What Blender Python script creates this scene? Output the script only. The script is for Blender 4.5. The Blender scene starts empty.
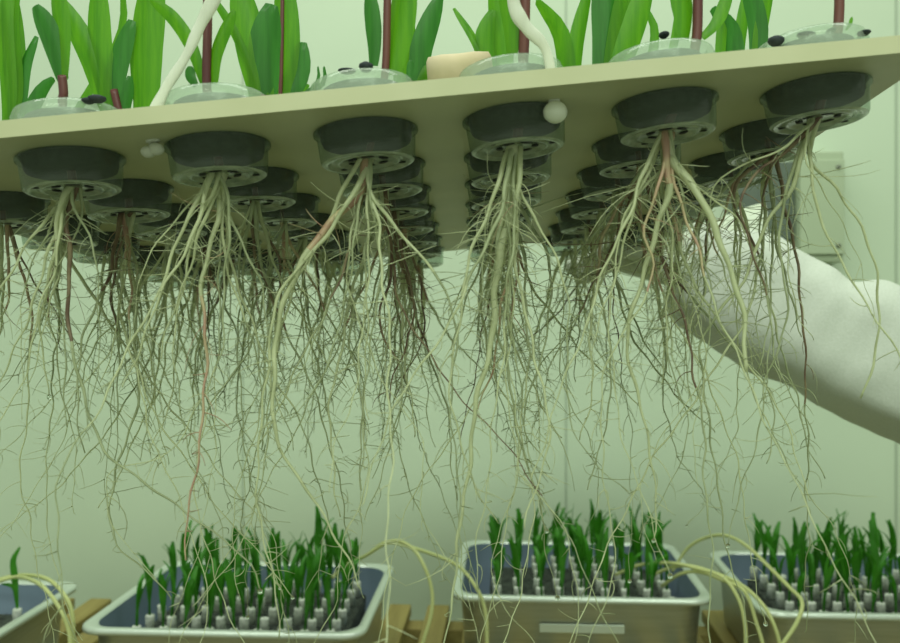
import bpy, math, random
from mathutils import Vector, Matrix
random.seed(11)
PI = math.pi
S = bpy.context.scene
C = S.collection
CZ = 1.25            # camera height
F = 900.0
V = Vector

def at(x, y, d):     # the point seen at (x, y) at distance d
    return V(((x-450)/F*d, d, CZ-(y-321.5)/F*d))

# ------------------------------------------------------------------ materials
def new_mat(name):
    m = bpy.data.materials.new(name); m.use_nodes = True
    nt = m.node_tree
    for n in list(nt.nodes): nt.nodes.remove(n)
    out = nt.nodes.new('ShaderNodeOutputMaterial')
    return m, nt, out

def lin(c):
    return tuple((x/255/12.92 if x/255 <= .04045 else ((x/255+.055)/1.055)**2.4) for x in c)+(1,)

def mat(name, c1, c2=None, rough=.5, metal=0, scale=40, bump=0, spec=.5, translucent=0, clear=0, detail=3, stretch=None, coat=0):
    m, nt, out = new_mat(name)
    p = nt.nodes.new('ShaderNodeBsdfPrincipled')
    p.inputs['Roughness'].default_value = rough
    p.inputs['Metallic'].default_value = metal
    p.inputs['Specular IOR Level'].default_value = spec
    p.inputs['Coat Weight'].default_value = coat
    p.inputs['Base Color'].default_value = lin(c1)
    tc = nt.nodes.new('ShaderNodeTexCoord')
    nz = nt.nodes.new('ShaderNodeTexNoise'); nz.inputs['Scale'].default_value = scale; nz.inputs['Detail'].default_value = detail
    src = tc.outputs['Object']
    if stretch:
        mp = nt.nodes.new('ShaderNodeMapping'); mp.inputs['Scale'].default_value = stretch
        nt.links.new(src, mp.inputs['Vector']); src = mp.outputs['Vector']
    nt.links.new(src, nz.inputs['Vector'])
    col = None
    if c2:
        r = nt.nodes.new('ShaderNodeValToRGB')
        r.color_ramp.elements[0].position = .35; r.color_ramp.elements[1].position = .65
        r.color_ramp.elements[0].color = lin(c1); r.color_ramp.elements[1].color = lin(c2)
        nt.links.new(nz.outputs['Fac'], r.inputs['Fac']); nt.links.new(r.outputs['Color'], p.inputs['Base Color'])
        col = r.outputs['Color']
    if bump:
        b = nt.nodes.new('ShaderNodeBump'); b.inputs['Strength'].default_value = bump; b.inputs['Distance'].default_value = .002
        nt.links.new(nz.outputs['Fac'], b.inputs['Height']); nt.links.new(b.outputs['Normal'], p.inputs['Normal'])
    last = p.outputs['BSDF']
    if translucent:
        t = nt.nodes.new('ShaderNodeBsdfTranslucent'); t.inputs['Color'].default_value = lin(c1)
        if col: nt.links.new(col, t.inputs['Color'])
        mx = nt.nodes.new('ShaderNodeMixShader'); mx.inputs['Fac'].default_value = translucent
        nt.links.new(last, mx.inputs[1]); nt.links.new(t.outputs['BSDF'], mx.inputs[2]); last = mx.outputs['Shader']
    if clear:
        t = nt.nodes.new('ShaderNodeBsdfTransparent'); t.inputs['Color'].default_value = (.86, .93, .86, 1)
        mx = nt.nodes.new('ShaderNodeMixShader'); mx.inputs['Fac'].default_value = clear
        nt.links.new(last, mx.inputs[1]); nt.links.new(t.outputs['BSDF'], mx.inputs[2]); last = mx.outputs['Shader']
    nt.links.new(last, out.inputs['Surface'])
    return m

M = {}
M['wall'] = mat('painted_wall', (192, 207, 184), (195, 210, 187), rough=.6, scale=6, spec=.3)
M['seam'] = mat('wall_seam', (164, 178, 158), rough=.7)
M['floor'] = mat('floor_vinyl', (96, 100, 74), (104, 108, 82), rough=.5, scale=5)
M['board'] = mat('cream_foam_board', (202, 202, 166), (195, 196, 158), rough=.45, scale=25, spec=.4, bump=.05)
M['cupwall'] = mat('clear_plastic_wall', (120, 132, 116), rough=.15, clear=.68, spec=.9)
M['cupbase'] = mat('clear_plastic_base', (188, 200, 178), (146, 160, 140), rough=.2, clear=.22, spec=.8, scale=120)
M['cuprim'] = mat('clear_plastic_rim', (190, 204, 188), rough=.10, clear=.66, spec=1.0)
M['hole'] = mat('dark_slot', (22, 28, 24), rough=.7)
M['foam'] = mat('charcoal_sponge', (30, 37, 42), (44, 52, 56), rough=.85, scale=300, bump=.5)
M['stem'] = mat('purple_stem', (92, 44, 48), (112, 66, 56), rough=.4, scale=60, stretch=(4, 4, .3))
M['leaf'] = mat('bright_leaf', (104, 172, 24), (84, 154, 22), rough=.4, scale=60, translucent=.5, stretch=(6, 6, .4))
M['leafdark'] = mat('dark_leaf', (62, 136, 44), (52, 120, 38), rough=.4, scale=60, translucent=.35, stretch=(6, 6, .4))
M['pale'] = mat('pale_root', (228, 233, 196), (212, 218, 178), rough=.45, scale=90, translucent=.4)
M['olive'] = mat('olive_root', (204, 212, 174), (178, 187, 146), rough=.5, scale=90, translucent=.4)
M['brown'] = mat('brown_root', (116, 92, 76), (150, 134, 104), rough=.5, scale=110, translucent=.2)
M['pink'] = mat('pink_root', (176, 138, 118), (190, 178, 138), rough=.45, scale=90)
M['cord'] = mat('white_cord', (244, 246, 236), (228, 231, 216), rough=.6, translucent=.3, scale=70, bump=.4, stretch=(1, 1, .2))
M['ball'] = mat('white_plastic_ball', (242, 246, 228), rough=.3)
M['plugbeige'] = mat('beige_foam', (214, 196, 166), (200, 184, 148), rough=.8, scale=60)
M['steel'] = mat('brushed_steel', (186, 190, 180), (176, 180, 168), rough=.32, metal=.85, scale=50, stretch=(.3, .3, 6))
M['basin'] = mat('steel_basin', (128, 146, 166), (118, 136, 156), rough=.5, metal=.2, scale=8)  # blue-grey is cool light reflected in the steel, put into the base colour
M['rim'] = mat('steel_rim', (208, 218, 208), rough=.3, metal=.45)
M['blackpl'] = mat('black_plastic', (26, 30, 30), (40, 44, 42), rough=.45, scale=80)
M['medium'] = mat('speckled_medium', (20, 26, 23), (66, 74, 66), rough=.8, scale=150, bump=.6, detail=2)
M['plugwhite'] = mat('white_sponge', (230, 234, 224), (188, 194, 184), rough=.85, scale=200, bump=.3)
M['seed'] = mat('seedling_green', (70, 146, 32), (50, 122, 24), rough=.45, translucent=.3, scale=30)
M['tube'] = mat('cream_tubing', (208, 214, 150), rough=.35, translucent=.25)
M['wood'] = mat('pine_slat', (158, 144, 84), (140, 126, 70), rough=.6, scale=14, stretch=(8, .6, 8))
M['sleeve'] = mat('white_cotton', (208, 213, 204), (200, 206, 195), rough=.85, scale=500, bump=.15, spec=.2, translucent=.12)
M['glove'] = mat('white_glove', (208, 216, 198), (198, 206, 186), rough=.5, scale=30, spec=.4, translucent=.1)
M['box'] = mat('grey_enamel', (166, 180, 152), rough=.4, metal=.1)
M['boxdark'] = mat('dark_grey_panel', (92, 104, 92), (84, 96, 86), rough=.35)
M['screw'] = mat('screw_steel', (120, 126, 112), rough=.35, metal=.8)
def water():
    m, nt, out = new_mat('water')
    p = nt.nodes.new('ShaderNodeBsdfPrincipled'); p.inputs['Base Color'].default_value = (.9, .95, .9, 1)
    p.inputs['Roughness'].default_value = .03; p.inputs['IOR'].default_value = 1.33; p.inputs['Transmission Weight'].default_value = 1
    nt.links.new(p.outputs[0], out.inputs['Surface']); return m
M['water'] = water()

# ------------------------------------------------------------------ mesh helpers
class MB:
    def __init__(s): s.v = []; s.f = []; s.m = []
    def quadgrid(s, rings, closed=True, mi=0, cap0=False, cap1=False):
        b = len(s.v); n = len(rings[0])
        for r in rings: s.v.extend(tuple(p) for p in r)
        for i in range(len(rings)-1):
            k = mi[i] if isinstance(mi, (list, tuple)) else mi
            for j in range(n if closed else n-1):
                a = b+i*n+j; c = b+i*n+(j+1) % n
                s.f.append((a, c, c+n, a+n)); s.m.append(k)
        k0 = mi[0] if isinstance(mi, (list, tuple)) else mi
        k1 = mi[-1] if isinstance(mi, (list, tuple)) else mi
        if cap0: s.f.append(tuple(range(b, b+n))[::-1]); s.m.append(k0)
        if cap1: s.f.append(tuple(range(b+(len(rings)-1)*n, b+len(rings)*n))); s.m.append(k1)
    def tube(s, pts, rads, n=6, mi=0, cap=True, flat=1.0):
        k = len(pts)
        if k < 2: return
        up = V((0, 1, 0)); t0 = (pts[1]-pts[0]).normalized()
        if abs(t0.dot(up)) > .9: up = V((1, 0, 0))
        nrm = (up - t0*up.dot(t0)).normalized(); rings = []
        for i in range(k):
            t = (pts[min(i+1, k-1)]-pts[max(i-1, 0)])
            t = t.normalized() if t.length > 1e-9 else t0
            nrm = nrm - t*nrm.dot(t)
            nrm = nrm.normalized() if nrm.length > 1e-6 else t.orthogonal().normalized()
            bn = t.cross(nrm); r = rads[i] if isinstance(rads, (list, tuple)) else rads
            rings.append([pts[i]+nrm*(math.cos(2*PI*j/n)*r*flat)+bn*(math.sin(2*PI*j/n)*r) for j in range(n)])
        s.quadgrid(rings, True, mi, cap, cap)
    def box(s, lo, hi, mi=0, T=None):
        b = len(s.v)
        for x in (lo[0], hi[0]):
            for y in (lo[1], hi[1]):
                for z in (lo[2], hi[2]):
                    p = V((x, y, z)); s.v.append(tuple(T @ p if T else p))
        for q in ((0, 1, 3, 2), (4, 6, 7, 5), (0, 4, 5, 1), (2, 3, 7, 6), (0, 2, 6, 4), (1, 5, 7, 3)):
            s.f.append(tuple(b+i for i in q)); s.m.append(mi)
    def lathe(s, prof, n=32, mi=0, c=(0, 0), cap0=False, cap1=False):
        s.quadgrid([[V((c[0]+r*math.cos(2*PI*j/n), c[1]+r*math.sin(2*PI*j/n), z)) for j in range(n)] for r, z in prof], True, mi, cap0, cap1)
    def sphere(s, c, r, n=10, mi=0, sz=1):
        rings = []
        for i in range(n+1):
            a = -PI/2+PI*i/n
            rr = max(math.cos(a)*r, r*.001)
            rings.append([V((c[0]+rr*math.cos(2*PI*j/(n*2)), c[1]+rr*math.sin(2*PI*j/(n*2)), c[2]+math.sin(a)*r*sz)) for j in range(n*2)])
        s.quadgrid(rings, True, mi)
    def build(s, name, mats, parent=None, smooth=True, bevel=0, sub=0, recalc=False):
        me = bpy.data.meshes.new(name); me.from_pydata(s.v, [], s.f)
        if not isinstance(mats, (list, tuple)): mats = [mats]
        for m in mats: me.materials.append(m)
        if len(mats) > 1: me.polygons.foreach_set('material_index', s.m)
        if recalc:
            import bmesh
            bm = bmesh.new(); bm.from_mesh(me); bmesh.ops.recalc_face_normals(bm, faces=bm.faces); bm.to_mesh(me); bm.free()
        me.polygons.foreach_set('use_smooth', [smooth]*len(me.polygons)); me.update()
        o = bpy.data.objects.new(name, me); C.objects.link(o)
        if parent: o.parent = parent
        if bevel:
            b = o.modifiers.new('bevel', 'BEVEL'); b.width = bevel; b.segments = 2; b.limit_method = 'ANGLE'; b.angle_limit = math.radians(50)
        if sub:
            b = o.modifiers.new('sub', 'SUBSURF'); b.levels = sub; b.render_levels = sub
        return o

def tag(o, label=None, cat=None, group=None, kind=None):
    if label: o['label'] = label
    if cat: o['category'] = cat
    if group: o['group'] = group
    if kind: o['kind'] = kind
    return o
def empty(name, mw, label, cat, group=None):
    o = bpy.data.objects.new(name, None); C.objects.link(o)
    o.matrix_world = mw if isinstance(mw, Matrix) else Matrix.Translation(mw)
    o.empty_display_size = .01
    return tag(o, label, cat, group)
def local(root_m, pts):
    inv = root_m.inverted(); return [inv @ p for p in pts]

def catmull(P, n=8):
    if len(P) < 3: 
        return [P[0].lerp(P[-1], i/(n*1.0)) for i in range(n+1)]
    Q = [P[0]*2-P[1]]+list(P)+[P[-1]*2-P[-2]]; out = []
    for i in range(1, len(Q)-2):
        a, b, c, d = Q[i-1:i+3]
        for k in range(n):
            t = k/n
            out.append(.5*((2*b)+(c-a)*t+(2*a-5*b+4*c-d)*t*t+(3*b-a-3*c+d)*t**3))
    out.append(P[-1].copy()); return out
def resample(P, step):
    out = [P[0]]; acc = 0
    for i in range(1, len(P)):
        seg = P[i]-P[i-1]; L = seg.length
        if L < 1e-9: continue
        pos = step-acc
        while pos <= L:
            out.append(P[i-1]+seg*(pos/L)); pos += step
        acc = L-(pos-step)
    out.append(P[-1]); return out

# ------------------------------------------------------------------ board frame
O = V((-.0047, .4217, .0926+CZ))
w = V((-.0547, -.0891, -.0214))
R = Matrix.Rotation(w.length, 3, w.normalized())
BM = Matrix.Translation(O) @ R.to_4x4()
P_ = .07
TH = .0075
def cell(row, col):    # hole centre on the underside, board coordinates
    return V(((col-3.5)*P_, (row-1)*P_, 0))

# ------------------------------------------------------------------ setting
u = V((55, 900, 0)).normalized(); vv = V((u.y, -u.x, 0))
RW = Matrix(((vv.x, u.x, 0, 0), (vv.y, u.y, 0, 0), (0, 0, 1, 0), (0, 0, 0, 1)))   # room axes
RIMZ = CZ-.341; BENZ = RIMZ-.10
WY = 1.50
def room_obj(name, lo, hi, m, bevel=0):
    b = MB(); b.box(lo, hi); o = b.build(name, m, smooth=False, bevel=bevel); o.matrix_world = RW; return o
tag(room_obj('wall_back', (-3.5, WY, 0), (3.5, WY+.1, 2.9), M['wall']), kind='structure')
tag(room_obj('floor', (-3.5, -2.5, -.05), (3.5, WY+.1, 0), M['floor']), kind='structure')
for i, (px, z0, z1, wd) in enumerate(((566, .0, 2.9, .0016), (243, .0, 2.9, .0012), (896, 0, 2.9, .002))):
    d = 1.5; x = (px-450)/F*d
    xr = V((x, d, 0)).dot(vv)
    # intersect the view ray with the wall plane
    ray = V(((px-450)/F, 1, 0)); t = WY/ray.dot(u); xr = (ray*t).dot(vv)
    tag(room_obj('trim_%d' % (i+1), (xr-wd, WY-.0012, 0), (xr+wd, WY+.001, 2.9), M['seam']), kind='structure')

# slatted bench
BE = empty('slatted_bench', RW, 'pale wooden slatted bench under the metal trays', 'bench')
x = -.90
while x < .95:
    b = MB(); b.box((x, .72, BENZ-.018), (x+.034, WY-.10, BENZ-.0005)); b.build('slat', M['wood'], BE, smooth=False, bevel=.002)
    x += .060
for y in (.80, 1.34):
    b = MB(); b.box((-.92, y, BENZ-.058), (.97, y+.04, BENZ-.0185)); b.build('cross_beam', M['wood'], BE, smooth=False, bevel=.002)
for sx in (-.90, .91):
    for y in (.80, 1.34):
        b = MB(); b.box((sx, y, .0), (sx+.04, y+.04, BENZ-.0585)); b.build('leg', M['wood'], BE, smooth=False, bevel=.002)

# electrical box
def wallpt(px, py):
    ray = V(((px-450)/F, 1, -(py-321.5)/F)); t = (WY-.05)/ray.dot(u); p = ray*t
    return p.dot(vv), CZ+p.z
x0, z1 = wallpt(799, 151); x1, z0 = wallpt(845, 262); xd, zd1 = wallpt(735, 160); _, zd0 = wallpt(735, 239)
EB = empty('electrical_box', RW, 'grey metal electrical box on the wall behind the raised arm', 'electrical box')
b = MB(); b.box((x0, WY-.045, z0), (x1, WY-.001, z1)); b.build('body', M['box'], EB, smooth=False, bevel=.002)
b = MB(); b.box((x0+.001, WY-.052, z0+.012), (x1-.001, WY-.0455, z1-.014)); b.build('cover', M['box'], EB, smooth=False, bevel=.0015)
b = MB(); b.box((xd, WY-.03, zd0), (x0-.0005, WY-.001, zd1)); tag(b.build('side_panel', M['boxdark'], EB, smooth=False, bevel=.0015), 'dark grey side panel')
for zz in (z0+.026, z1-.026):
    b = MB(); b.quadgrid([[V((x1-.011+r*math.cos(a*PI/6), WY-yy, zz+r*math.sin(a*PI/6))) for a in range(12)] for r, yy in ((.0036, .0521), (.0036, .054), (.002, .0548))], True, 0, True, True)
    b.build('screw', M['screw'], EB)

# ------------------------------------------------------------------ trays
def rrect(x0, y0, x1, y1, r, z, n=6):
    pts = []
    for cx, cy, a0 in ((x1-r, y0+r, -PI/2), (x1-r, y1-r, 0), (x0+r, y1-r, PI/2), (x0+r, y0+r, PI)):
        for k in range(n+1):
            a = a0+PI/2*k/n; pts.append(V((cx+r*math.cos(a), cy+r*math.sin(a), z)))
    return pts
TW, TD = .325, .292
SEEDMESH = []
def blade(b, path, width, fold=.25, mi=0, side=None, nseg=None, twist=0, tipround=1.6, basew=.35):
    P = resample(catmull(path, 6), sum((path[i+1]-path[i]).length for i in range(len(path)-1))/(nseg or 12))
    k = len(P); rings = []
    side = side or V((1, 0, 0))
    for i, p in enumerate(P):
        t = (P[min(i+1, k-1)]-P[max(i-1, 0)]).normalized()
        f = i/(k-1)
        s_ = (side-t*side.dot(t)).normalized()
        if twist: s_ = Matrix.Rotation(twist*f, 3, t) @ s_
        nn = t.cross(s_)
        wd = width*.5*(basew+(1-basew)*min(1, f*2.2)**.8)*max(0.02, (1-max(0, (f-.55)/.45)**tipround))
        rings.append([p-s_*wd+nn*(wd*fold), p-s_*wd*.5+nn*(wd*fold*.35), p, p+s_*wd*.5+nn*(wd*fold*.35), p+s_*wd+nn*(wd*fold)])
    b.quadgrid(rings, False, mi)
rs = random.Random(5)
for k in range(8):
    b = MB(); H = rs.uniform(.064, .094); n = rs.choice((3, 4, 4))
    b.tube([V((0, 0, -.002)), V((0, 0, H*.2)), V((.001, 0, H*.42))], [.0016, .0015, .001], 6)
    for j in range(n):
        a = rs.uniform(0, 2*PI); sp = rs.uniform(.004, .018); hh = H*rs.uniform(.75, 1.05)
        blade(b, [V((0, 0, H*.18)), V((math.cos(a)*sp*.25, math.sin(a)*sp*.25, hh*.55)), V((math.cos(a)*sp*.6, math.sin(a)*sp*.6, hh*.85)), V((math.cos(a)*sp*1.3, math.sin(a)*sp*1.3, hh))],
              rs.uniform(.0055, .0095), .3, side=V((-math.sin(a), math.cos(a), 0)), nseg=8)
    me_o = b.build('corn_sprout', M['seed']); SEEDMESH.append(me_o.data); bpy.data.objects.remove(me_o)
b = MB(); b.lathe([(.0052, 0), (.0054, .018), (.0048, .0195), (.0015, .0195)], 12, cap0=True, cap1=True)
po = b.build('sponge_plug', M['plugwhite']); PLUGMESH = po.data; bpy.data.objects.remove(po)
ORD = ['first', 'second', 'third', 'fourth', 'fifth', 'sixth', 'seventh', 'eighth', 'ninth', 'tenth']
def make_tray(corner, name_, label, fill=1.0, strip=False):
    # corner: world xy of the front left rim corner
    mw = Matrix.Translation((corner[0], corner[1], BENZ)) @ RW
    t = empty('metal_tray', mw, label, 'tray', 'metal trays on the bench')
    H = .10
    b = MB(); rr = []
    for ins, z, r in ((.012, .004, .03), (.016, 0, .03)): pass
    rr = [rrect(.022, .022, TW-.022, TD-.022, .03, 0), rrect(.017, .017, TW-.017, TD-.017, .032, .006), rrect(.010, .010, TW-.010, TD-.010, .034, H-.006)]
    b.quadgrid(rr, True, 0, True, False); b.build('outer_shell', M['steel'], t)
    b = MB()
    b.quadgrid([rrect(.010, .010, TW-.010, TD-.010, .034, H-.006), rrect(.001, .001, TW-.001, TD-.001, .026, H-.007), rrect(0, 0, TW, TD, .027, H-.004), rrect(.001, .001, TW-.001, TD-.001, .026, H-.001),
                rrect(.003, .003, TW-.003, TD-.003, .026, H), rrect(.009, .009, TW-.009, TD-.009, .03, H), rrect(.0115, .0115, TW-.0115, TD-.0115, .034, H-.003)], True, 0)
    b.build('rim', M['rim'], t)
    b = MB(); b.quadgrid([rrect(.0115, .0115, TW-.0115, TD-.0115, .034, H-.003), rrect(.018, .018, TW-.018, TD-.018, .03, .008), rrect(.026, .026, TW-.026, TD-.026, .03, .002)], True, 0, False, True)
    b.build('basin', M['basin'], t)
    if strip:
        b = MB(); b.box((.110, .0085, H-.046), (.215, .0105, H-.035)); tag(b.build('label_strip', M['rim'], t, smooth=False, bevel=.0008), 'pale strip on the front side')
    # black cell insert
    top = H-.030
    ins = empty('cell_insert', mw, 'black cell insert lying in '+name_, 'seed tray', 'black cell inserts')
    b = MB(); b.quadgrid([rrect(.048, .030, TW-.036, TD-.050, .01, .004), rrect(.046, .028, TW-.034, TD-.048, .01, top), rrect(.048, .030, TW-.036, TD-.050, .01, top+.001)], True, 0, True, True)
    b.build('cell_block', M['medium'], ins)
    nx, ny = 9, 6
    if fill:
        rg = random.Random(int(corner[0]*1000)+99); gx0, gx1, gy0, gy1 = .057, TW-.045, .038, TD-.060
        dx = (TW-.07)/(nx-1); dy = (TD-.07)/(ny-1)
        for j in range(ny):
            cnt = 0
            for i in range(nx):
                cx, cy = gx0+i*(gx1-gx0)/(nx-1), gy0+j*(gy1-gy0)/(ny-1)
                p = mw @ V((cx+rg.uniform(-.002, .002), cy+rg.uniform(-.002, .002), top+.0015))
                where = '%s, %s row back, %s from left' % (name_, ORD[j], ORD[i])
                o = bpy.data.objects.new('sponge_plug', PLUGMESH); C.objects.link(o); o.location = p
                o.rotation_euler = (rg.uniform(-.08, .08), rg.uniform(-.08, .08), rg.uniform(0, 6))
                tag(o, 'white sponge plug in '+where, 'sponge plug', 'white sponge plugs in the trays')
                if rg.random() < fill:
                    s = bpy.data.objects.new('corn_sprout', rg.choice(SEEDMESH)); C.objects.link(s)
                    s.location = p+V((0, 0, .0197)); s.rotation_euler = (rg.uniform(-.12, .12), rg.uniform(-.12, .12), rg.uniform(0, 6.28))
                    k = rg.uniform(.75, 1.12); s.scale = (k*1.1, k*1.1, k*.92)
                    tag(s, 'green corn sprout in '+where, 'seedling', 'corn sprouts in the trays')
    return t
make_tray((-.418, .998), 'the left sprout tray', 'steel tray of green sprouts, second from the left on the bench', .95)
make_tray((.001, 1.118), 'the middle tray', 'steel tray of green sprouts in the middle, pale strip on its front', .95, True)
make_tray((.364, 1.053), 'the right tray', 'steel tray of green sprouts at the far right of the bench', .95)
c1 = V((-.480, 1.183, 0))-vv*TW-u*TD
make_tray((c1.x, c1.y), 'the leftmost tray', 'empty looking steel tray at the left edge of the bench', 0)
# the lone sprout in the leftmost tray
mwl = Matrix.Translation((c1.x, c1.y, BENZ)) @ RW
pl = V((-.529, 1.10, BENZ+.0705))
o = bpy.data.objects.new('sponge_plug', PLUGMESH); C.objects.link(o); o.location = pl
tag(o, 'lone white sponge plug in the leftmost tray', 'sponge plug', 'white sponge plugs in the trays')
b = MB(); q = V((0, 0, 0))
pp = [at(19, 600, pl.y), at(14, 575, pl.y), at(13, 560, pl.y), at(20, 547, pl.y)]
pp = [pl+V((0, 0, .019))]+pp[1:]
blade(b, [p-pl for p in pp], .009, .2); blade(b, [V((0, 0, .019)), V((-.004, 0, .045)), V((-.02, 0, .05))], .006, .2)
o = b.build('corn_sprout', M['seed']); o.location = pl
tag(o, 'lone tall green sprout in the leftmost tray', 'seedling', 'corn sprouts in the trays')

# air tubing
def airtube(pts, label, r=.0023):
    P = catmull([at(*p) for p in pts], 10); o0 = P[0].copy()
    b = MB(); b.tube([p-o0 for p in P], r, 8); o = b.build('air_tube', M['tube']); o.location = o0
    tag(o, label, 'tube', 'thin cream tubes looping over the trays')
airtube([(-20, 590, 1.10), (0, 581, 1.09), (20, 577, 1.08), (42, 586, 1.0), (60, 609, .98), (69, 632, .975), (70, 655, .97), (70, 700, .965)], 'thin cream tube arching low over the corner of the leftmost tray')
airtube([(-20, 582, 1.14), (0, 579, 1.12), (20, 575, 1.10), (45, 578, 1.03), (62, 592, 1.0), (72, 613, .99), (73, 655, .985), (70, 700, .98)], 'thin cream tube arching highest over the corner of the leftmost tray')
airtube([(332, 578, 1.16), (345, 566, 1.16), (365, 556, 1.14), (392, 541, 1.12), (412, 548, 1.1), (425, 568, 1.08), (432, 592, 1.07), (431, 615, 1.06), (423, 643, 1.05), (415, 680, 1.04)], 'thin cream tube leaving the second tray between the two middle trays')
airtube([(372, 551, 1.22), (388, 542, 1.2), (420, 550, 1.16), (455, 564, 1.1), (474, 584, 1.07), (485, 610, 1.06), (487, 645, 1.05), (486, 690, 1.04)], 'thin cream tube crossing to the left corner of the middle tray')
airtube([(615, 575, 1.2), (640, 565, 1.19), (670, 563, 1.15), (695, 568, 1.12), (722, 577, 1.09), (738, 598, 1.07), (745, 625, 1.06), (746, 660, 1.05)], 'thin cream tube falling between middle and right trays, nearest the middle tray')
airtube([(655, 574, 1.17), (672, 567, 1.15), (690, 566, 1.13), (712, 572, 1.12), (738, 583, 1.09), (757, 598, 1.06), (771, 618, 1.04), (780, 645, 1.03), (784, 680, 1.02)], 'thin cream tube draped over the left front corner of the right tray')
airtube([(672, 572, 1.26), (688, 548, 1.26), (708, 537, 1.24), (728, 536, 1.2), (748, 547, 1.15), (770, 568, 1.1), (790, 588, 1.06), (802, 602, 1.02), (797, 622, 1.0), (782, 645, .99), (765, 670, .985)], 'thin cream tube arching highest over the right tray, then bending back')
airtube([(662, 586, 1.17), (680, 574, 1.14), (700, 572, 1.12), (722, 580, 1.10), (745, 592, 1.075), (757, 625, 1.06), (764, 650, 1.05), (768, 690, 1.04)], 'thin cream tube hanging in the gap left of the right tray')

# ------------------------------------------------------------------ board
BO = empty('planting_board', BM, 'cream foam planting board held up overhead, full of round holes', 'planting board')
b = MB()
XL, XR = -.62, 6.56; YF, YB = None, None
yf, yb = -.042, 6*P_+.026
HR = .0232
N = 32
def sq(k):      # point on the unit square matching the circle angle
    a = 2*PI*k/N; c, s = math.cos(a), math.sin(a); m = max(abs(c), abs(s)); return c/m, s/m
hole = {(r, c) for r in range(1, 8) for c in range(0, 7) if not (r == 1 and c == 0)}
vid = {}
def bv(x, y, z):
    k = (round(x, 6), round(y, 6), round(z, 6))
    if k not in vid: vid[k] = len(b.v); b.v.append((x, y, z))
    return vid[k]
hy0 = .042
for (r, c) in sorted(hole):
    cc = cell(r, c); hx = P_/2
    y0_ = cc.y-(hy0 if r == 1 else P_/2); y1_ = cc.y+(P_/2 if r < 7 else .026)
    for k in range(N):
        a0, a1 = sq(k), sq(k+1)
        def out(s): return cc.x+s[0]*hx, (cc.y+s[1]*(cc.y-y0_) if s[1] < 0 else cc.y+s[1]*(y1_-cc.y))
        p0, p1 = out(a0), out(a1)
        q0 = (cc.x+HR*math.cos(2*PI*k/N), cc.y+HR*math.sin(2*PI*k/N)); q1 = (cc.x+HR*math.cos(2*PI*((k+1) % N)/N), cc.y+HR*math.sin(2*PI*((k+1) % N)/N))
        b.f.append((bv(*p0, 0), bv(*q0, 0), bv(*q1, 0), bv(*p1, 0))); b.m.append(0)
        b.f.append((bv(*p0, TH), bv(*p1, TH), bv(*q1, TH), bv(*q0, TH))); b.m.append(0)
        b.f.append((bv(*q0, 0), bv(*q0, TH), bv(*q1, TH), bv(*q1, 0))); b.m.append(0)
# margins left/right, the solid front left cell, outer walls
xl, xr = (XL-3.5)*P_, (XR-3.5)*P_; cl, cr = (-.5-3.5)*P_, (6.5-3.5)*P_
def slab(x0, x1, y0, y1):
    for z, fl in ((0, True), (TH, False)):
        q = [bv(x0, y0, z), bv(x1, y0, z), bv(x1, y1, z), bv(x0, y1, z)]
        b.f.append(tuple(q[::-1] if fl else q)); b.m.append(0)
slab(xl, cl, yf, yb); slab(cr, xr, yf, yb); slab(cl, cl+P_, yf, P_/2)
for (a, c_) in (((xl, yf), (xr, yf)), ((xr, yf), (xr, yb)), ((xr, yb), (xl, yb)), ((xl, yb), (xl, yf))):
    b.f.append((bv(*a, 0), bv(*c_, 0), bv(*c_, TH), bv(*a, TH))); b.m.append(0)
b.build('board', M['board'], BO, smooth=False)

# ------------------------------------------------------------------ cups (prototype parts)
def cup_parts(root):
    ps = []
    b = MB()   # outer wall through the board, tapering; flange lies against the underside lip
    b.lathe([(.0230, TH+.0005), (.0230, -.0002), (.0246, -.0006), (.0246, -.0018), (.0232, -.0022), (.0222, -.0140), (.0216, -.0153)], 40)
    ps.append(b.build('cup_wall', M['cupwall'], root))
    b = MB()   # base: ring, recessed disc
    b.lathe([(.0216, -.0153), (.0205, -.0159), (.0188, -.0159), (.0180, -.0147), (.0152, -.0145), (.0146, -.0153), (.0132, -.0153), (.0126, -.0143), (.003, -.0141)], 40, cap1=True)
    ps.append(b.build('cup_base', M['cupbase'], root))
    b = MB()   # drainage slots
    for k in range(6):
        a = k*PI/3+.3; cx, cy = .0082*math.cos(a), .0082*math.sin(a)
        b.quadgrid([[V((cx+rr*(1.5*math.cos(t*PI/5)*-math.sin(a)+math.sin(t*PI/5)*math.cos(a)*.8), cy+rr*(1.5*math.cos(t*PI/5)*math.cos(a)+math.sin(t*PI/5)*math.sin(a)*.8), z)) for t in range(10)] for rr, z in ((.0022, -.0145), (.0019, -.0143))], True, 0, True, True)
    for k in range(3):
        a = k*2*PI/3+1.1
        cx, cy = .0166*math.cos(a), .0166*math.sin(a)
        b.quadgrid([[V((cx+rr*math.cos(t*PI/5), cy+rr*math.sin(t*PI/5), z)) for t in range(10)] for rr, z in ((.0017, -.0151), (.0015, -.0149))], True, 0, True, True)
    ps.append(b.build('drain_slots', M['hole'], root))
    b = MB()   # clear collar above the board
    b.lathe([(.0230, TH+.0005), (.0262, TH+.0008), (.0266, TH+.0018), (.0256, TH+.0022), (.0252, TH+.0110), (.0240, TH+.0140), (.0222, TH+.0150), (.0212, TH+.0142), (.0220, TH+.0110), (.0222, TH+.002), (.0222, 0)], 40)
    ps.append(b.build('clear_collar', M['cuprim'], root))
    b = MB()   # charcoal sponge inside
    pr = [(.004, -.0060), (.0205, -.0064), (.0214, -.004), (.0212, TH+.008), (.019, TH+.0115), (.010, TH+.0128), (.0035, TH+.012)]
    b.lathe(pr, 28, cap0=True, cap1=True)
    ps.append(b.build('sponge', M['foam'], root))
    return ps
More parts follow.
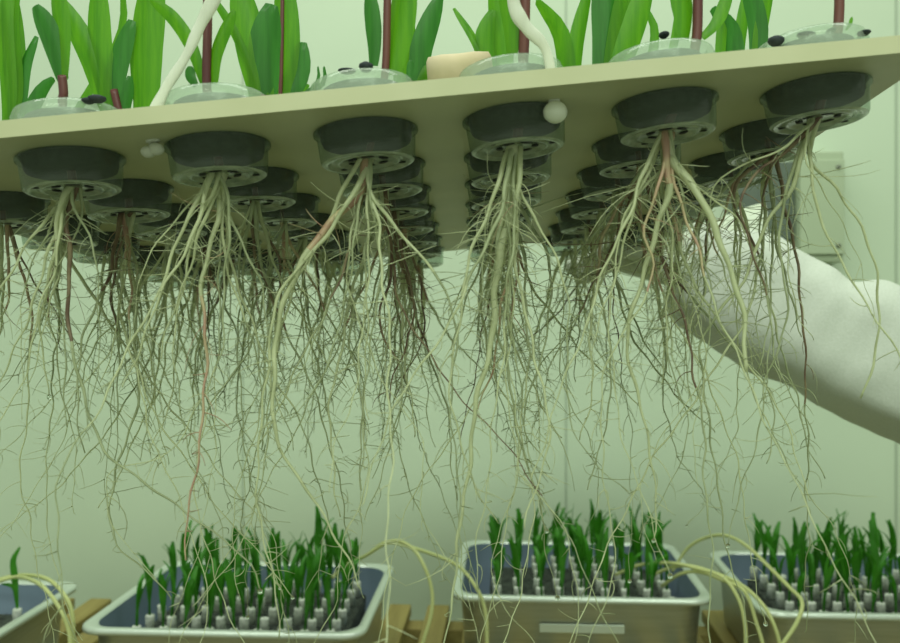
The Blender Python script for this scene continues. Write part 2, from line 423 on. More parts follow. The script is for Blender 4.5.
ROWN = {1: 'front row', 2: 'second row', 3: 'third row', 4: 'fourth row', 5: 'fifth row', 6: 'sixth row', 7: 'back row'}
def colname(r, c):
    k = c if r == 1 else c+1; n = 6 if r == 1 else 7
    if k == 1: return 'leftmost in the %s' % ROWN[r]
    if k == n: return 'rightmost in the %s' % ROWN[r]
    return '%s from the left in the %s' % (ORD[k-1], ROWN[r])
proto = None
for (r, c) in sorted(hole):
    mw = BM @ Matrix.Translation(cell(r, c)) @ Matrix.Rotation(random.uniform(0, 6), 4, 'Z')
    t = empty('planting_cup', mw, 'clear cup with charcoal sponge, '+colname(r, c), 'cup', 'planting cups in the board')
    t['row_col'] = '%d_%d' % (r, c)
    if proto is None: proto = cup_parts(t)
    else:
        for p in proto:
            q = p.copy(); C.objects.link(q); q.parent = t; q.matrix_parent_inverse = Matrix()

# scraps of black sponge on the cup collars
for (r, c, x, y, w_, h_) in ((1, 1, 97, 99, 9, 4), (1, 1, 88, 101, 6, 3), (1, 3, 366, 67, 7, 5), (1, 3, 347, 71, 9, 2.5), (1, 6, 776, 41, 8, 5), (1, 6, 806, 35, 9, 3), (1, 6, 831, 31, 4, 2.5), (1, 6, 864, 33, 6, 2.5), (1, 5, 664, 35, 5, 3)):
    t = [o for o in C.objects if o.get('row_col') == '%d_%d' % (r, c)][0]
    inv = t.matrix_world.inverted(); ctr = BM @ cell(r, c)
    cc_ = at(x, y, ctr.y-.016); sc_ = ctr.y/F
    b = MB(); b.sphere((0, 0, 0), 1, 6)
    b.v = [tuple(inv @ (cc_+V((v[0]*w_*sc_*(1+.15*math.sin(v[2]*5)), v[1]*.004, v[2]*h_*sc_)))) for v in b.v]
    b.build('sponge_scrap', M['foam'], t)
for o in C.objects:
    if 'row_col' in o: del o['row_col']

# ------------------------------------------------------------------ roots
RR = random.Random(77)
def gauss3(s): return V((RR.gauss(0, s), RR.gauss(0, s), RR.gauss(0, s)))
def rootmesh(P, r0, mats, dens=2.2, latlen=.014, r1=.28, top=.12, wig=.0009, cut=None, thick_top=0):
    """P: control points (world); mats: (upper index, lower index, change fraction)"""
    b = MB(); Q = resample(catmull(P, 6), .0045); n = len(Q)
    ph = [RR.uniform(0, 6) for _ in range(6)]
    for i in range(1, n):
        s = i*.0045
        Q[i] = Q[i]+V((math.sin(s*110+ph[0])+.6*math.sin(s*270+ph[1]), math.sin(s*95+ph[2])+.6*math.sin(s*240+ph[3]), 0))*wig*min(1, i/6)
    rad = []
    for i in range(n):
        f = i/(n-1); rad.append(r0*(1-(1-r1)*f**.8)*(1+.10*math.sin(i*.9+ph[4]))+(.0006*(1-f)**6))
    mi = [(mats[0] if (i/n) < mats[2] else mats[1]) for i in range(n-1)]
    b.tube(Q, rad, 7, mi)
    i0 = int(n*top); L = n*.0045
    k = int(dens*L*92)
    for _ in range(k):
        i = int(i0+(n-2-i0)*RR.random()**1.35); i = max(0, min(i, n-2))
        t = (Q[i+1]-Q[i]).normalized(); a = RR.uniform(0, 2*PI)
        side = V((math.cos(a), math.sin(a)*.8, RR.uniform(-.9, .15))); side = (side-t*side.dot(t)*.6).normalized()
        f = i/n
        ll = latlen*1.6*RR.uniform(.25, 1.0)*(1.25 if RR.random() < .15 else 1)*(1-.55*f)*(2.4 if RR.random() < .05 else 1)
        m = 5; p = Q[i].copy(); pts = [p.copy()]; d = side.copy(); cv = gauss3(.20)
        for j in range(m):
            d = (d+cv+V((0, 0, -.13))+gauss3(.045)).normalized(); p = p+d*(ll/m); pts.append(p.copy())
        rr = RR.uniform(.00016, .00027)
        b.tube(pts, [rr*1.3, rr, rr, rr*.9, rr*.7, rr*.4], 3, mi[min(i, n-2)] if RR.random() < .55 else mats[1])
    return b, Q
RM = [M['pale'], M['olive'], M['brown'], M['pink']]
def add_root(root, P, r0, mats, drop=False, **kw):
    b, Q = rootmesh(P, r0, mats, **kw); inv = root.matrix_world.inverted()
    b.v = [tuple(inv @ V(p)) for p in b.v]
    o = b.build('root', RM, root)
    if drop:
        d = MB(); rr = RR.uniform(.0008, .0013); d.sphere(inv @ (Q[-1]+V((0, 0, -.0004))), rr, 7, sz=1.15)
        q = d.build('water_drop', M['water'], o)
    return o

def free_root(start, L, spread, mats, r0, drop=False, **kw):
    a = RR.uniform(0, 2*PI); out = RR.uniform(.15, 1)*spread
    d = V((math.cos(a)*out, math.sin(a)*out, -1)).normalized(); p = start.copy(); P = [p.copy()]
    n = max(4, int(L/.02)); cv = V((RR.gauss(0, .10), RR.gauss(0, .10), 0))
    for i in range(n):
        if RR.random() < .3: cv = V((RR.gauss(0, .17), RR.gauss(0, .15), RR.gauss(0, .05)))
        d = (d+cv+V((0, 0, -.22))).normalized(); p = p+d*(L/n); P.append(p.copy())
    return P

def traced(start, pts, d0, d1=None):
    d1 = d1 or d0; n = len(pts)
    return [start]+[at(x, y, d0+(d1-d0)*i/max(1, n-1)) for i, (x, y) in enumerate(pts)]

# traced big roots: (row, col): list of (points, radius_px, (upper, lower, change), opts)
TR = {
 (1, 1): [([(62, 200), (56, 240), (47, 285), (41, 330), (44, 370), (48, 396)], 3.4, (0, 0, 1), dict(dens=.7, drop=True, r1=.2)),
          ([(68, 215), (69, 250), (67, 295), (73, 345), (80, 385), (95, 430), (112, 458), (150, 487), (195, 518), (245, 560), (262, 590)], 2.9, (2, 1, .32), dict(dens=1.1, latlen=.010, drop=True)),
          ([(74, 205), (92, 245), (98, 290), (100, 345), (92, 395), (88, 430)], 1.3, (1, 1, 1), {}),
          ([(60, 205), (30, 270), (20, 330), (24, 390), (22, 420)], 1.2, (1, 0, .5), dict(dens=1)),
          ([(80, 220), (45, 300), (75, 360), (98, 395)], 1.0, (1, 1, 1), dict(dens=.6))],
 (1, 2): [([(219, 178), (216, 220), (207, 262), (202, 300), (205, 345), (207, 380), (201, 425), (195, 475), (188, 520), (184, 560)], 3.2, (0, 3, .32), dict(dens=1.4)),
          ([(224, 190), (240, 240), (262, 290), (268, 330), (262, 380), (240, 440), (245, 500)], 1.6, (1, 1, 1), {}),
          ([(214, 190), (190, 250), (178, 310), (176, 370), (183, 430), (212, 500), (225, 560)], 1.4, (0, 1, .5), {}),
          ([(210, 180), (170, 230), (140, 270), (136, 340), (150, 400)], 1.2, (0, 1, .5), dict(dens=1)),
          ([(228, 200), (225, 290), (215, 370), (170, 450), (115, 470), (108, 500), (112, 530), (140, 560), (160, 580)], 1.4, (1, 0, .4), dict(dens=.8)),
          ([(222, 200), (215, 420), (205, 520), (180, 600), (168, 650)], 1.0, (1, 0, .4), dict(dens=.8))],
 (1, 3): [([(363, 185), (347, 208), (318, 238), (297, 268), (284, 305), (276, 345), (272, 390), (275, 425), (290, 465), (322, 515), (352, 562), (360, 590)], 5.4, (3, 0, .22), dict(dens=1.8, r1=.15, latlen=.018)),
          ([(358, 188), (335, 222), (306, 258), (284, 290), (270, 330), (266, 380), (262, 430), (255, 490), (270, 560), (280, 640)], 2.6, (0, 0, 1), dict(dens=1.6)),
          ([(369, 183), (388, 218), (415, 252), (438, 275), (455, 320), (452, 380), (455, 460), (462, 540), (460, 600)], 2.0, (0, 1, .3), dict(dens=.9)),
          ([(366, 190), (345, 260), (328, 310), (305, 360), (285, 390), (268, 420)], 2.0, (2, 1, .5), {}),
          ([(372, 195), (380, 280), (372, 340), (362, 400), (368, 470), (345, 540), (335, 600), (310, 650)], 1.5, (1, 0, .5), dict(dens=1.3)),
          ([(360, 190), (350, 240), (352, 300), (378, 370), (420, 440), (425, 520), (470, 600), (480, 650)], 1.1, (0, 0, .5), dict(dens=.8))],
 (1, 4): [([(515, 178), (508, 210), (501, 250), (497, 290), (490, 340), (481, 385), (473, 430), (466, 480), (462, 520), (452, 590), (446, 650)], 6.2, (0, 0, 1), dict(dens=1.5, r1=.13, latlen=.018)),
          ([(511, 180), (500, 225), (493, 268), (496, 320), (506, 370), (518, 425), (528, 470), (548, 530)], 3.2, (0, 1, .2), dict(dens=2.0, drop=True)),
          ([(520, 178), (516, 230), (505, 290), (498, 340), (489, 375), (478, 410)], 3.0, (0, 3, .45), dict(dens=1)),
          ([(508, 180), (488, 220), (484, 270), (470, 330), (440, 370)], 1.7, (1, 1, 1), {}),
          ([(519, 178), (532, 215), (552, 252), (570, 300), (565, 360), (575, 430), (600, 470), (640, 500)], 1.7, (0, 1, .4), dict(dens=1.2)),
          ([(517, 185), (512, 300), (508, 400), (520, 470), (535, 490), (560, 520), (572, 570), (582, 610), (570, 650)], 1.3, (0, 0, .4), dict(dens=.8)),
          ([(514, 190), (506, 340), (520, 450), (500, 530), (494, 565), (502, 605), (540, 650)], 1.1, (0, 0, .4), dict(dens=.7))],
 (1, 5): [([(665, 150), (666, 172), (668, 196), (655, 240), (640, 280), (630, 320), (630, 360), (640, 410), (652, 455), (656, 500), (652, 540)], 4.4, (3, 0, .12), dict(dens=1.8, r1=.18, drop=True, latlen=.017)),
          ([(672, 158), (688, 182), (707, 213), (725, 250), (738, 295), (744, 335), (746, 372)], 6.2, (0, 0, 1), dict(dens=.9, r1=.35)),
          ([(664, 165), (640, 190), (622, 230), (612, 280), (600, 320), (592, 370)], 2.2, (0, 0, 1), {}),
          ([(662, 170), (645, 225), (655, 270), (630, 320), (610, 360), (600, 410), (604, 470), (612, 530), (610, 590), (585, 650)], 1.6, (3, 0, .3), dict(dens=1.2)),
          ([(668, 200), (672, 250), (668, 310), (670, 370), (690, 430), (660, 500), (640, 540)], 1.5, (0, 1, .5), {}),
          ([(676, 170), (700, 250), (712, 300), (705, 360), (690, 400), (660, 440), (640, 490), (655, 560)], 1.2, (1, 0, .5), {}),
          ([(680, 175), (735, 215), (752, 260), (748, 330), (762, 380)], 1.4, (0, 1, .5), dict(dens=1))],
 (1, 6): [([(800, 155), (792, 185), (775, 212), (762, 238), (745, 275), (720, 310), (703, 345), (703, 395), (712, 440), (718, 480), (722, 530), (742, 600), (745, 650)], 2.4, (0, 1, .35), dict(dens=1.3, drop=False)),
          ([(796, 160), (782, 205), (781, 250), (786, 290), (782, 335), (768, 380), (755, 440), (740, 500), (725, 545)], 2.0, (1, 1, 1), dict(dens=1.1, drop=True)),
          ([(802, 158), (790, 200), (786, 240), (792, 285), (800, 320), (812, 340)], 1.6, (1, 0, .5), dict(dens=.5)),
          ([(810, 160), (842, 195), (866, 235), (876, 290), (881, 330), (875, 360), (858, 398)], 1.5, (0, 0, 1), dict(dens=.15, r1=1.0)),
          ([(805, 160), (830, 200), (850, 240), (868, 290), (878, 330)], .9, (0, 0, 1), dict(dens=.15)),
          ([(790, 150), (760, 170), (738, 200), (752, 245), (765, 290), (770, 350), (763, 420)], 2.0, (2, 1, .6), dict(dens=1.2)),
          ([(780, 150), (740, 165), (715, 190), (706, 250), (690, 330)], 1.4, (0, 1, .5), {})],
 (2, 1): [([(129, 225), (130, 262), (134, 300), (137, 350), (137, 395), (128, 440), (115, 475), (108, 510), (120, 545), (150, 575), (170, 600)], 2.6, (0, 1, .2), dict(dens=1.3)),
          ([(125, 225), (116, 262), (113, 300), (118, 350), (118, 410), (115, 460)], 2.0, (2, 1, .45), {}),
          ([(122, 225), (118, 340), (110, 420), (106, 500), (112, 540)], 1.2, (1, 1, 1), {})],
 (2, 2): [([(255, 215), (262, 260), (272, 300), (278, 345), (270, 400), (262, 450)], 2.6, (1, 1, 1), dict(dens=2)),
          ([(256, 215), (280, 260), (276, 330), (284, 380)], 2.2, (2, 1, .6), {}),
          ([(250, 215), (240, 270), (255, 330), (262, 390), (250, 450), (232, 520), (240, 600)], 1.4, (1, 0, .5), {})],
 (2, 3): [([(384, 205), (372, 240), (360, 280), (350, 330), (358, 380), (362, 440), (360, 490)], 2.6, (1, 1, .4), {}),
          ([(386, 205), (392, 260), (380, 320), (400, 370), (398, 420), (382, 470), (365, 520)], 2.0, (2, 1, .5), {}),
          ([(388, 205), (404, 260), (415, 300), (405, 345), (390, 400), (402, 460), (430, 540), (460, 600)], 1.5, (2, 1, .5), {})],
 (2, 4): [([(508, 192), (488, 230), (480, 270), (462, 310), (450, 350)], 2.4, (1, 1, 1), {}),
          ([(512, 192), (540, 240), (552, 290), (545, 340), (532, 385), (525, 430), (550, 470)], 2.2, (1, 1, .5), {})],
 (2, 5): [([(638, 180), (612, 215), (600, 245), (600, 290), (608, 340), (612, 390), (598, 450), (590, 490)], 2.4, (3, 1, .35), {}),
          ([(640, 180), (622, 230), (600, 280), (590, 340), (592, 400), (580, 440)], 2.6, (0, 0, 1), {}),
          ([(636, 180), (575, 260), (560, 330), (568, 400), (590, 440), (600, 480), (590, 520)], 1.4, (1, 1, 1), dict(dens=1.3))],
 (2, 6): [([(755, 165), (735, 190), (742, 225), (762, 262), (770, 310), (758, 370)], 2.4, (2, 1, .5), {}),
          ([(748, 165), (715, 200), (700, 240), (703, 290), (690, 330), (700, 370)], 1.8, (1, 0, .5), {})],
 (3, 3): [([(393, 225), (398, 260), (412, 290), (420, 330), (432, 365), (446, 400), (450, 450), (458, 500)], 2.2, (2, 1, .45), dict(dens=1.6)),
          ([(396, 225), (420, 280), (424, 330), (412, 360), (395, 400)], 2.0, (2, 2, 1), {})],
}
# leaves above the board: (row, col): (stem or None, [(points, width_px, material)])
LV = {
 (1, 1): ((62, 76, 9), [([(62, 80), (50, 40), (34, 6)], 20, 1), ([(62, 80), (60, 30), (54, -20)], 17, 0)]),
 (1, 2): ((206, -60, 9), [([(204, 84), (190, 45), (172, 18), (150, 0)], 12, 0), ([(214, 84), (217, 50), (234, 10)], 11, 0), ([(196, 86), (190, 76), (190, 66)], 9, 1)]),
 (1, 3): ((388, -60, 8), [([(373, 66), (373, 40), (368, -10)], 15, 1), ([(392, 75), (398, 35), (405, -25)], 26, 0), ([(408, 80), (410, 70), (411, 60)], 6, 1)]),
 (1, 4): ((525, -60, 11), [([(512, 54), (512, 20), (505, -30)], 18, 0), ([(522, 50), (520, 10), (516, -30)], 12, 1)]),
 (1, 5): ((700, -60, 10), [([(684, 40), (684, 10), (678, -30)], 20, 0), ([(702, 38), (718, 20), (730, -12)], 11, 0)]),
 (1, 6): ((841, -60, 10), [([(846, 30), (850, 24), (852, 17)], 3, 0)]),
 (2, 0): (None, [([(6, 120), (4, 50), (-3, -10)], 12, 0), ([(14, 115), (14, 60), (8, -20)], 18, 0), ([(17, 110), (24, 65), (36, 36)], 12, 1), ([(12, 120), (18, 90), (14, 20), (20, -20)], 10, 0)]),
 (2, 1): ((114, 90, 8), [([(108, 110), (88, 55), (60, 0)], 20, 0), ([(112, 110), (100, 50), (98, -20)], 20, 0), ([(113, 100), (120, 55), (132, 20)], 18, 1), ([(142, 112), (143, 50), (152, -30)], 30, 0), ([(124, 112), (128, 92), (130, 76)], 10, 1)]),
 (3, 0): (None, [([(30, 125), (40, 92), (54, 78)], 13, 1), ([(60, 140), (118, 40), (122, -20)], 9, 0)]),
 (2, 2): ((264, 95, 6), [([(262, 105), (250, 40), (238, -20)], 26, 0), ([(262, 100), (264, 50), (272, 4)], 27, 1), ([(262, 110), (238, 40), (208, -10)], 8, 0)]),
 (3, 2): ((283, -40, 4), [([(283, 105), (285, 40), (282, -30)], 24, 0), ([(284, 105), (298, 72), (302, 42)], 21, 1), ([(290, 110), (304, 90), (308, 84)], 9, 0), ([(286, 110), (316, 85), (318, 66)], 4, 1), ([(286, 110), (322, 85), (324, 66)], 5, 1)]),
 (2, 3): ((386, 60, 7), [([(400, 100), (406, 40), (398, -20)], 20, 0), ([(410, 100), (422, 45), (440, -4)], 19, 1), ([(404, 105), (425, 74), (446, 60)], 12, 0)]),
 (2, 4): (None, [([(496, 90), (486, 45), (494, 10)], 20, 0), ([(505, 90), (502, 40), (494, -20)], 18, 0), ([(500, 100), (476, 42), (454, 8)], 8, 0)]),
 (3, 4): (None, [([(560, 110), (562, 40), (536, 0)], 16, 0), ([(562, 110), (578, 35), (590, -14)], 14, 0), ([(590, 110), (598, 30), (596, -20)], 11, 0)]),
 (3, 5): (None, [([(606, 100), (610, 40), (604, -30)], 28, 1), ([(612, 100), (622, 30), (630, -25)], 22, 0), ([(640, 100), (655, 36), (645, 6)], 8, 0)]),
 (2, 5): (None, [([(615, 90), (636, 20), (650, -25)], 20, 0), ([(636, 90), (670, 60), (684, -20)], 8, 0)]),
 (2, 6): (None, [([(757, 70), (758, 25), (745, -25)], 16, 1), ([(757, 70), (762, 25), (772, -20)], 12, 0)]),
 (3, 6): (None, [([(734, 90), (732, 35), (712, 8)], 16, 1), ([(735, 90), (740, 40), (750, -20)], 11, 0), ([(720, 90), (722, 30), (728, -10)], 9, 0)]),
}
def leaf_obj(root, path, width, m):
    inv = root.matrix_world.inverted(); b = MB()
    blade(b, path, width, RR.uniform(.15, .4), side=V((1, RR.uniform(-.35, .35), 0)).normalized(), nseg=14, tipround=3.0, basew=.5, twist=RR.uniform(-.4, .4))
    b.v = [tuple(inv @ V(p)) for p in b.v]
    return b.build('leaf', [M['leaf'], M['leafdark']][m], root)
LOOK = {(1, 1): 'broad leaf leaning left', (1, 2): 'pinkish root', (1, 3): 'pink topped roots', (1, 4): 'thick pale roots', (1, 5): 'reddish root top', (1, 6): 'bare purple stem'}
for (r, c) in sorted(hole):
    base = BM @ cell(r, c); topp = BM @ (cell(r, c)+V((0, 0, TH+.012))); bot = BM @ (cell(r, c)+V((0, 0, -.0137)))
    d = base.y
    t = empty('corn_plant', Matrix.Translation(topp), 'corn plant %s, %s' % (('with '+LOOK[(r, c)]) if (r, c) in LOOK else 'with hanging roots', colname(r, c)), 'plant', 'corn plants in the board')
    inv = t.matrix_world.inverted()
    px2m = d/F
    # crown from the sponge down to the base
    st, lv = LV.get((r, c), (None, None))
    b = MB()
    if st and st[1] < 200 and r <= 3:
        d_ = topp.y
        end = at(st[0], st[1], d_)
        tb = topp+V(((end.x-topp.x)*.85 if r == 1 else 0, 0, .004)); P = catmull([bot+V((0, 0, .002)), tb, tb.lerp(end, .5)+V((.0005, 0, 0)), end], 6)
        wpx = st[2]*px2m*.5; b.tube([inv @ p for p in P], [wpx*.95]*7+[wpx]*(len(P)-7), 10)
    else:
        hgt = .012
        P = [bot+V((0, 0, .002)), topp, topp+V((.001, 0, hgt))]; b.tube([inv @ p for p in P], .0016, 8)
    b.build('stem', M['stem'], t)
    if lv:
        for pts, wd, m in lv:
            d_ = topp.y
            pp = [at(x, y, d_) for x, y in pts]
            if r > 1 or True:
                s = topp+V((0, 0, .004))
                if r == 1: pass
                else: pp = [s]+pp
            leaf_obj(t, pp, wd*topp.y/F*1.2, m)
    else:
        for k in range(3):
            a = RR.uniform(0, 6.28); sp = RR.uniform(.006, .02); h = RR.uniform(.025, .04)
            leaf_obj(t, [topp+V((0, 0, .006)), topp+V((math.cos(a)*sp*.5, math.sin(a)*sp*.5, h*.6)), topp+V((math.cos(a)*sp, math.sin(a)*sp, h))], .008, k % 2)
    # roots
    tr = TR.get((r, c), [])
    for pts, rp, mm, kw in tr:
        kw = dict(kw); drop = kw.pop('drop', False)
        st_ = bot+V((RR.uniform(-.003, .003), RR.uniform(-.003, .003), .002))
        P = traced(st_, pts, bot.y-.002+RR.uniform(-.006, .01), bot.y+RR.uniform(-.02, .03))
        kw.setdefault('dens', 1.7); kw.setdefault('latlen', .015)
        add_root(t, P, rp*bot.y/F*.80, mm, drop, **kw)
    nfree = {1: 5, 2: 5, 3: 5, 4: 5, 5: 5, 6: 4, 7: 4}[r]
    if (r, c) == (1, 6): nfree = 1
    for k in range(nfree):
        L = RR.uniform(.09, .19)*(1.05 if r < 4 else .95)
        if r <= 3 and k < 2: L = RR.uniform(.20, .29)*(1.0 if r == 1 else 1.15)
        mm = RR.choice([(1, 1, 1), (2, 1, RR.uniform(.2, .6)), (0, 0, 1), (1, 0, .4), (0, 0, 1), (3, 0, .25), (0, 1, .5)])
        st_ = bot+V((RR.uniform(-.0035, .0035), RR.uniform(-.0035, .0035), .0015))
        P = free_root(st_, L, .55, mm, 0)
        add_root(t, P, RR.uniform(.0004, .0011 if k > 1 else .0007)*(1+.08*r), mm, k == 0 and RR.random() < .5, dens=(.9 if (r <= 3 and k < 2) else 1.8) if r < 5 else 1.4, latlen=.018)

# ------------------------------------------------------------------ lifting cord with knots
k1 = BM @ V((0, 0, 0))
dL = .415; dRt = .400
def onboard(px, py_guess, below=False):
    # meet the view ray with the board plane (under or top side)
    n = (R @ V((0, 0, 1))); o_ = O+n*(0 if below else TH)
    ray = V(((px-450)/F, 1, -(py_guess-321.5)/F)); t_ = (o_-V((0, 0, CZ))).dot(n)/ray.dot(n)
    return V((0, 0, CZ))+ray*t_
kl = onboard(153, 140, True); kr = onboard(554, 100, True)
nrm = R @ V((0, 0, 1))
a_ = kl+nrm*(TH+.001); z_ = kr+nrm*(TH+.001)
CO = empty('lifting_cord', kl, 'white lifting cord looping up from the board, knotted beneath it', 'cord')
pts = [kl-nrm*.001, a_, at(165, 90, kl.y), at(185, 58, kl.y), at(199, 28, kl.y), at(216, -5, kl.y), at(250, -70, kl.y), at(350, -130, .41), at(450, -110, .41), at(505, -30, kr.y), at(515, 8, kr.y), at(527, 28, kr.y), at(545, 48, kr.y), z_, kr-nrm*.001]
P = catmull(pts, 8); n = len(P)
rad = [.0027+.0002*math.sin(i*.7)+.0005*math.sin(i*.16+1) for i in range(n)]
b = MB(); b.tube([p-kl for p in P], rad, 10, flat=.62); b.build('cord', M['cord'], CO)
b = MB(); q = V((0, 0, 0))-nrm*.0035
for j in range(3):
    b.sphere(q+V((math.sin(j*2.2)*.0022, math.cos(j*2.2)*.0022, -.001*j)), .0034, 8, sz=.8)
tag(b.build('knot', M['cord'], CO), 'crumpled translucent knot')
b = MB(); b.sphere(kr-kl-nrm*.0055, .0054, 12, sz=.92); tag(b.build('stopper_ball', M['ball'], CO), 'smooth white stopper ball')

# beige foam roll on the board top
b = MB(); Lh = .0165
rings = []
for xx, rr in ((-Lh, .008), (-Lh*.93, .0103), (-Lh*.5, .0111), (0, .0108), (Lh*.5, .0111), (Lh*.93, .0103), (Lh, .008)):
    rings.append([V((xx, rr*math.cos(j*PI/8), rr*math.sin(j*PI/8))) for j in range(16)])
b.quadgrid(rings, True, 0, True, True)
FR = b.build('foam_roll', M['plugbeige'])
FR.matrix_world = BM @ Matrix.Translation(V((.0120, .035, TH+.0262)))
tag(FR, 'beige foam roll resting on the cup rims behind the front row', 'foam roll')

# ------------------------------------------------------------------ person: sleeve, gloved hand
# arm axis traced, with section widths
ARM = [  # (x, y, dist, half width px, half depth m)
 (664, 262, .875, 33, .026), (680, 263, .87, 43, .031), (706, 276, .865, 50, .034), (735, 288, .86, 58, .040),
 (770, 307, .85, 63, .044), (810, 328, .835, 60, .048), (850, 346, .82, 62, .052), (900, 367, .80, 64, .056), (960, 394, .78, 70, .060), (1060, 448, .76, 82, .064), (1180, 470, .76, 95, .07)]
ARM = [(x, y, d+.055, hw, hd) for x, y, d, hw, hd in ARM]
PR = empty('person', at(1180, 470, .80), 'person in a white coat and white glove, arm reaching in from the right', 'person')
def sect(i, n=28, k=1.0, ex=2.9):
    x, y, d, hw, hd = ARM[i]; p = at(x, y, d); a = at(*ARM[max(i-1, 0)][:3]); c = at(*ARM[min(i+1, len(ARM)-1)][:3])
    t = (c-a).normalized(); dn = V((0, 1, 0)); dn = (dn-t*dn.dot(t)).normalized(); upv = t.cross(dn)
    if upv.z < 0: upv = -upv
    w_ = hw*d/F*k; out = []
    for j in range(n):
        th = 2*PI*j/n; cs, sn = math.cos(th), math.sin(th)
        rx = (abs(cs)**(2/ex))*(1 if cs > 0 else -1); ry = (abs(sn)**(2/ex))*(1 if sn > 0 else -1)
        q = upv*(ry*w_) + dn*(rx*hd*k)
        if ry < -.84: q = q + dn*(.034*(-.84-ry)/.16)      # underside slants back
        out.append((p+q, (upv*sn+dn*cs), th))
    return out
inv = PR.matrix_world.inverted()
b = MB(); rings = []
NS = 70; secs = [sect(i, 40) for i in range(1, len(ARM))]
for s_i in range(NS+1):
    f = s_i/NS*(len(secs)-1); i = min(int(f), len(secs)-2); tt = f-i
    ring = []
    for j in range(40):
        # catmull between sections
        g = [secs[max(0, min(len(secs)-1, i+q))][j][0] for q in (-1, 0, 1, 2)]
        p = .5*((2*g[1])+(g[2]-g[0])*tt+(2*g[0]-5*g[1]+4*g[2]-g[3])*tt*tt+(3*g[1]-g[0]-3*g[2]+g[3])*tt**3)
        nr = secs[i][j][1].lerp(secs[i+1][j][1], tt); th = secs[i][j][2]
        fold = .0021*math.sin(f*3.1+math.sin(th*1.0)*2.6+1.2*math.sin(f*1.7))+.0005*math.sin(f*8+th*4)+.0016*math.sin(th*2-f*1.3)+.0007*math.sin(th*8+f*1.4+2*math.sin(f*.9))
        bulge = .009*math.exp(-((f-5.1)/.45)**2)*max(0, math.sin(th))     # raised fold near the elbow
        fold = fold*(.3+.7*max(0, 1-abs(th-4.71)/1.0)) if 3.9 < th < 5.5 else fold
        ring.append(inv @ (p+nr*(fold+bulge)))
    rings.append(ring)
# cuff opening turned in
r0 = rings[0]; cen = sum(r0, V((0, 0, 0)))/len(r0)
rings = [[cen+(q-cen)*.84+(rings[4][0]-r0[0])*.6 for q in r0], [cen+(q-cen)*.93 for q in r0]]+rings
b.quadgrid(rings, True, 0, False, True)
b.build('sleeve', M['sleeve'], PR)
# flared glove cuff at the top of the wrist
b = MB(); cu = []
for k, (px, py, hw, fl) in enumerate(((672, 264, 36, .0), (692, 268, 42, .0), (712, 268, 50, .004), (732, 266, 61, .010), (750, 268, 66, .014))):
    x, y, d = px, py, .930; p = at(x, y, d); t = (at(750, 275, .87)-at(664, 262, .872)).normalized()
    dn = V((0, 1, 0)); dn = (dn-t*dn.dot(t)).normalized(); upv = t.cross(dn); upv = upv if upv.z > 0 else -upv
    ring = []
    for j in range(32):
        th = 2*PI*j/32; ww = hw*d/F*(1 if math.sin(th) > 0 else .90)
        wob = 1+.035*math.sin(th*5+k)*(k > 1)
        ring.append(inv @ (p+upv*(math.sin(th)*ww*wob)+dn*(math.cos(th)*(.030+.0045*k)*wob)))
    cu.append(ring)
b.quadgrid(cu, True, 0)
o = b.build('glove_cuff', M['glove'], PR, sub=1); sm = o.modifiers.new('thick', 'SOLIDIFY'); sm.thickness = .0008
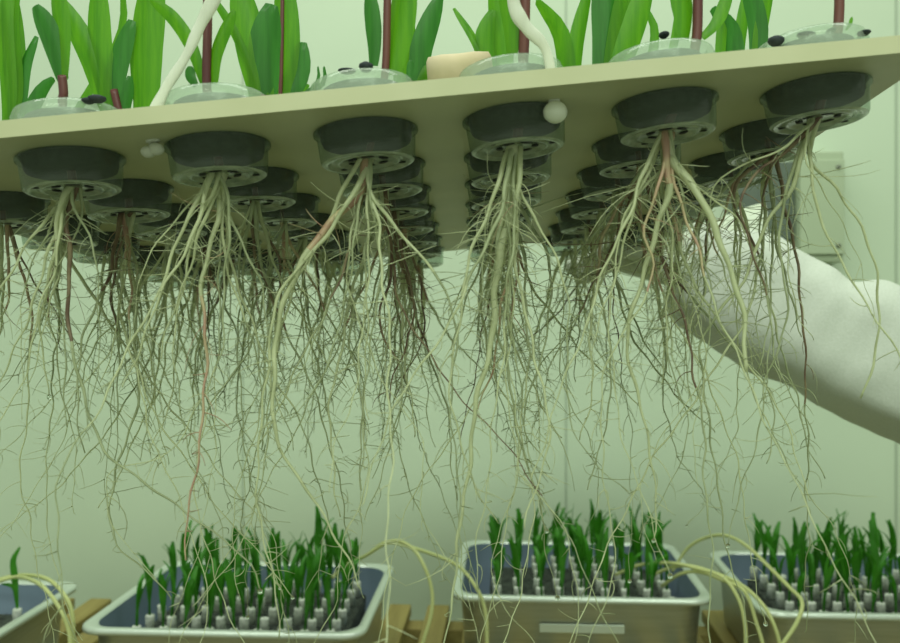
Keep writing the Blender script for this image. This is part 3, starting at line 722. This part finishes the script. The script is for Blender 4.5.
# hand: palm loft plus five fingers as skinned chains in one mesh
hv, he, hr = [], [], []
def hp(x, y, d, r, par=None):
    hv.append(inv @ at(x, y, d)); hr.append(r); i = len(hv)-1
    if par is not None: he.append((par, i))
    return i
root_i = hp(690, 272, .905, .030)
w1 = hp(664, 267, .902, .025, root_i); pm = hp(640, 262, .898, .025, w1); kn = hp(618, 254, .895, .023, pm)
for (x, y, d, seq) in ((612, 240, .890, ((600, 243, .900), (588, 249, .905), (580, 251, .897))),
                       (606, 240, .878, ((592, 248, .888), (577, 256, .895), (568, 255, .885))),
                       (604, 250, .872, ((590, 260, .88), (575, 268, .885), (566, 266, .876))),
                       (608, 260, .866, ((597, 270, .87), (584, 277, .874), (576, 276, .868)))):
    a = hp(x, y, d, .0125, kn)
    for q in seq: a = hp(*q, .0088, a)
th1 = hp(650, 258, .872, .013, pm); th2 = hp(640, 251, .860, .0112, th1); th3 = hp(628, 248, .852, .010, th2); hp(617, 249, .848, .0092, th3)
me = bpy.data.meshes.new('hand'); me.from_pydata(hv, he, []); ho = bpy.data.objects.new('gloved_hand', me); C.objects.link(ho); ho.parent = PR
sk = ho.modifiers.new('skin', 'SKIN'); sk.use_smooth_shade = True
for i, r in enumerate(hr):
    me.skin_vertices[0].data[i].radius = (r, r) if i > 3 else (r, r*.75)
me.skin_vertices[0].data[0].use_root = True
ss = ho.modifiers.new('sub', 'SUBSURF'); ss.levels = 2; ss.render_levels = 2
me.materials.append(M['glove'])

# ------------------------------------------------------------------ light
W = bpy.data.worlds.new('World'); S.world = W; W.use_nodes = True
bg = W.node_tree.nodes['Background']; bg.inputs[0].default_value = (.67, .80, .60, 1); bg.inputs[1].default_value = .70
def area(name, loc, tgt, sx, sy, power, col):
    l = bpy.data.lights.new(name, 'AREA'); l.shape = 'RECTANGLE'; l.size = sx; l.size_y = sy; l.energy = power; l.color = col
    o = bpy.data.objects.new(name, l); C.objects.link(o); o.location = loc
    o.rotation_euler = (V(tgt)-V(loc)).to_track_quat('-Z', 'Y').to_euler(); return o
area('ceiling_lamp', (-.1, .75, 2.75), (-.1, .95, 0), 2.4, .5, 19, (.94, 1, .90))
area('ceiling_lamp', (.0, -1.3, 2.75), (0, -.2, .9), 2.4, .5, 36, (.88, 1, .82))

cam = bpy.data.cameras.new('camera'); co = bpy.data.objects.new('camera', cam); C.objects.link(co); S.camera = co
co.location = (0, 0, CZ); co.rotation_euler = (PI/2, 0, 0); cam.sensor_width = 36; cam.lens = 36; cam.clip_start = .01
cam.dof.use_dof = True; cam.dof.focus_distance = .50; cam.dof.aperture_fstop = 13
S.view_settings.view_transform = 'Standard'; S.view_settings.look = 'None'; S.view_settings.exposure = 0.0; S.view_settings.gamma = 1
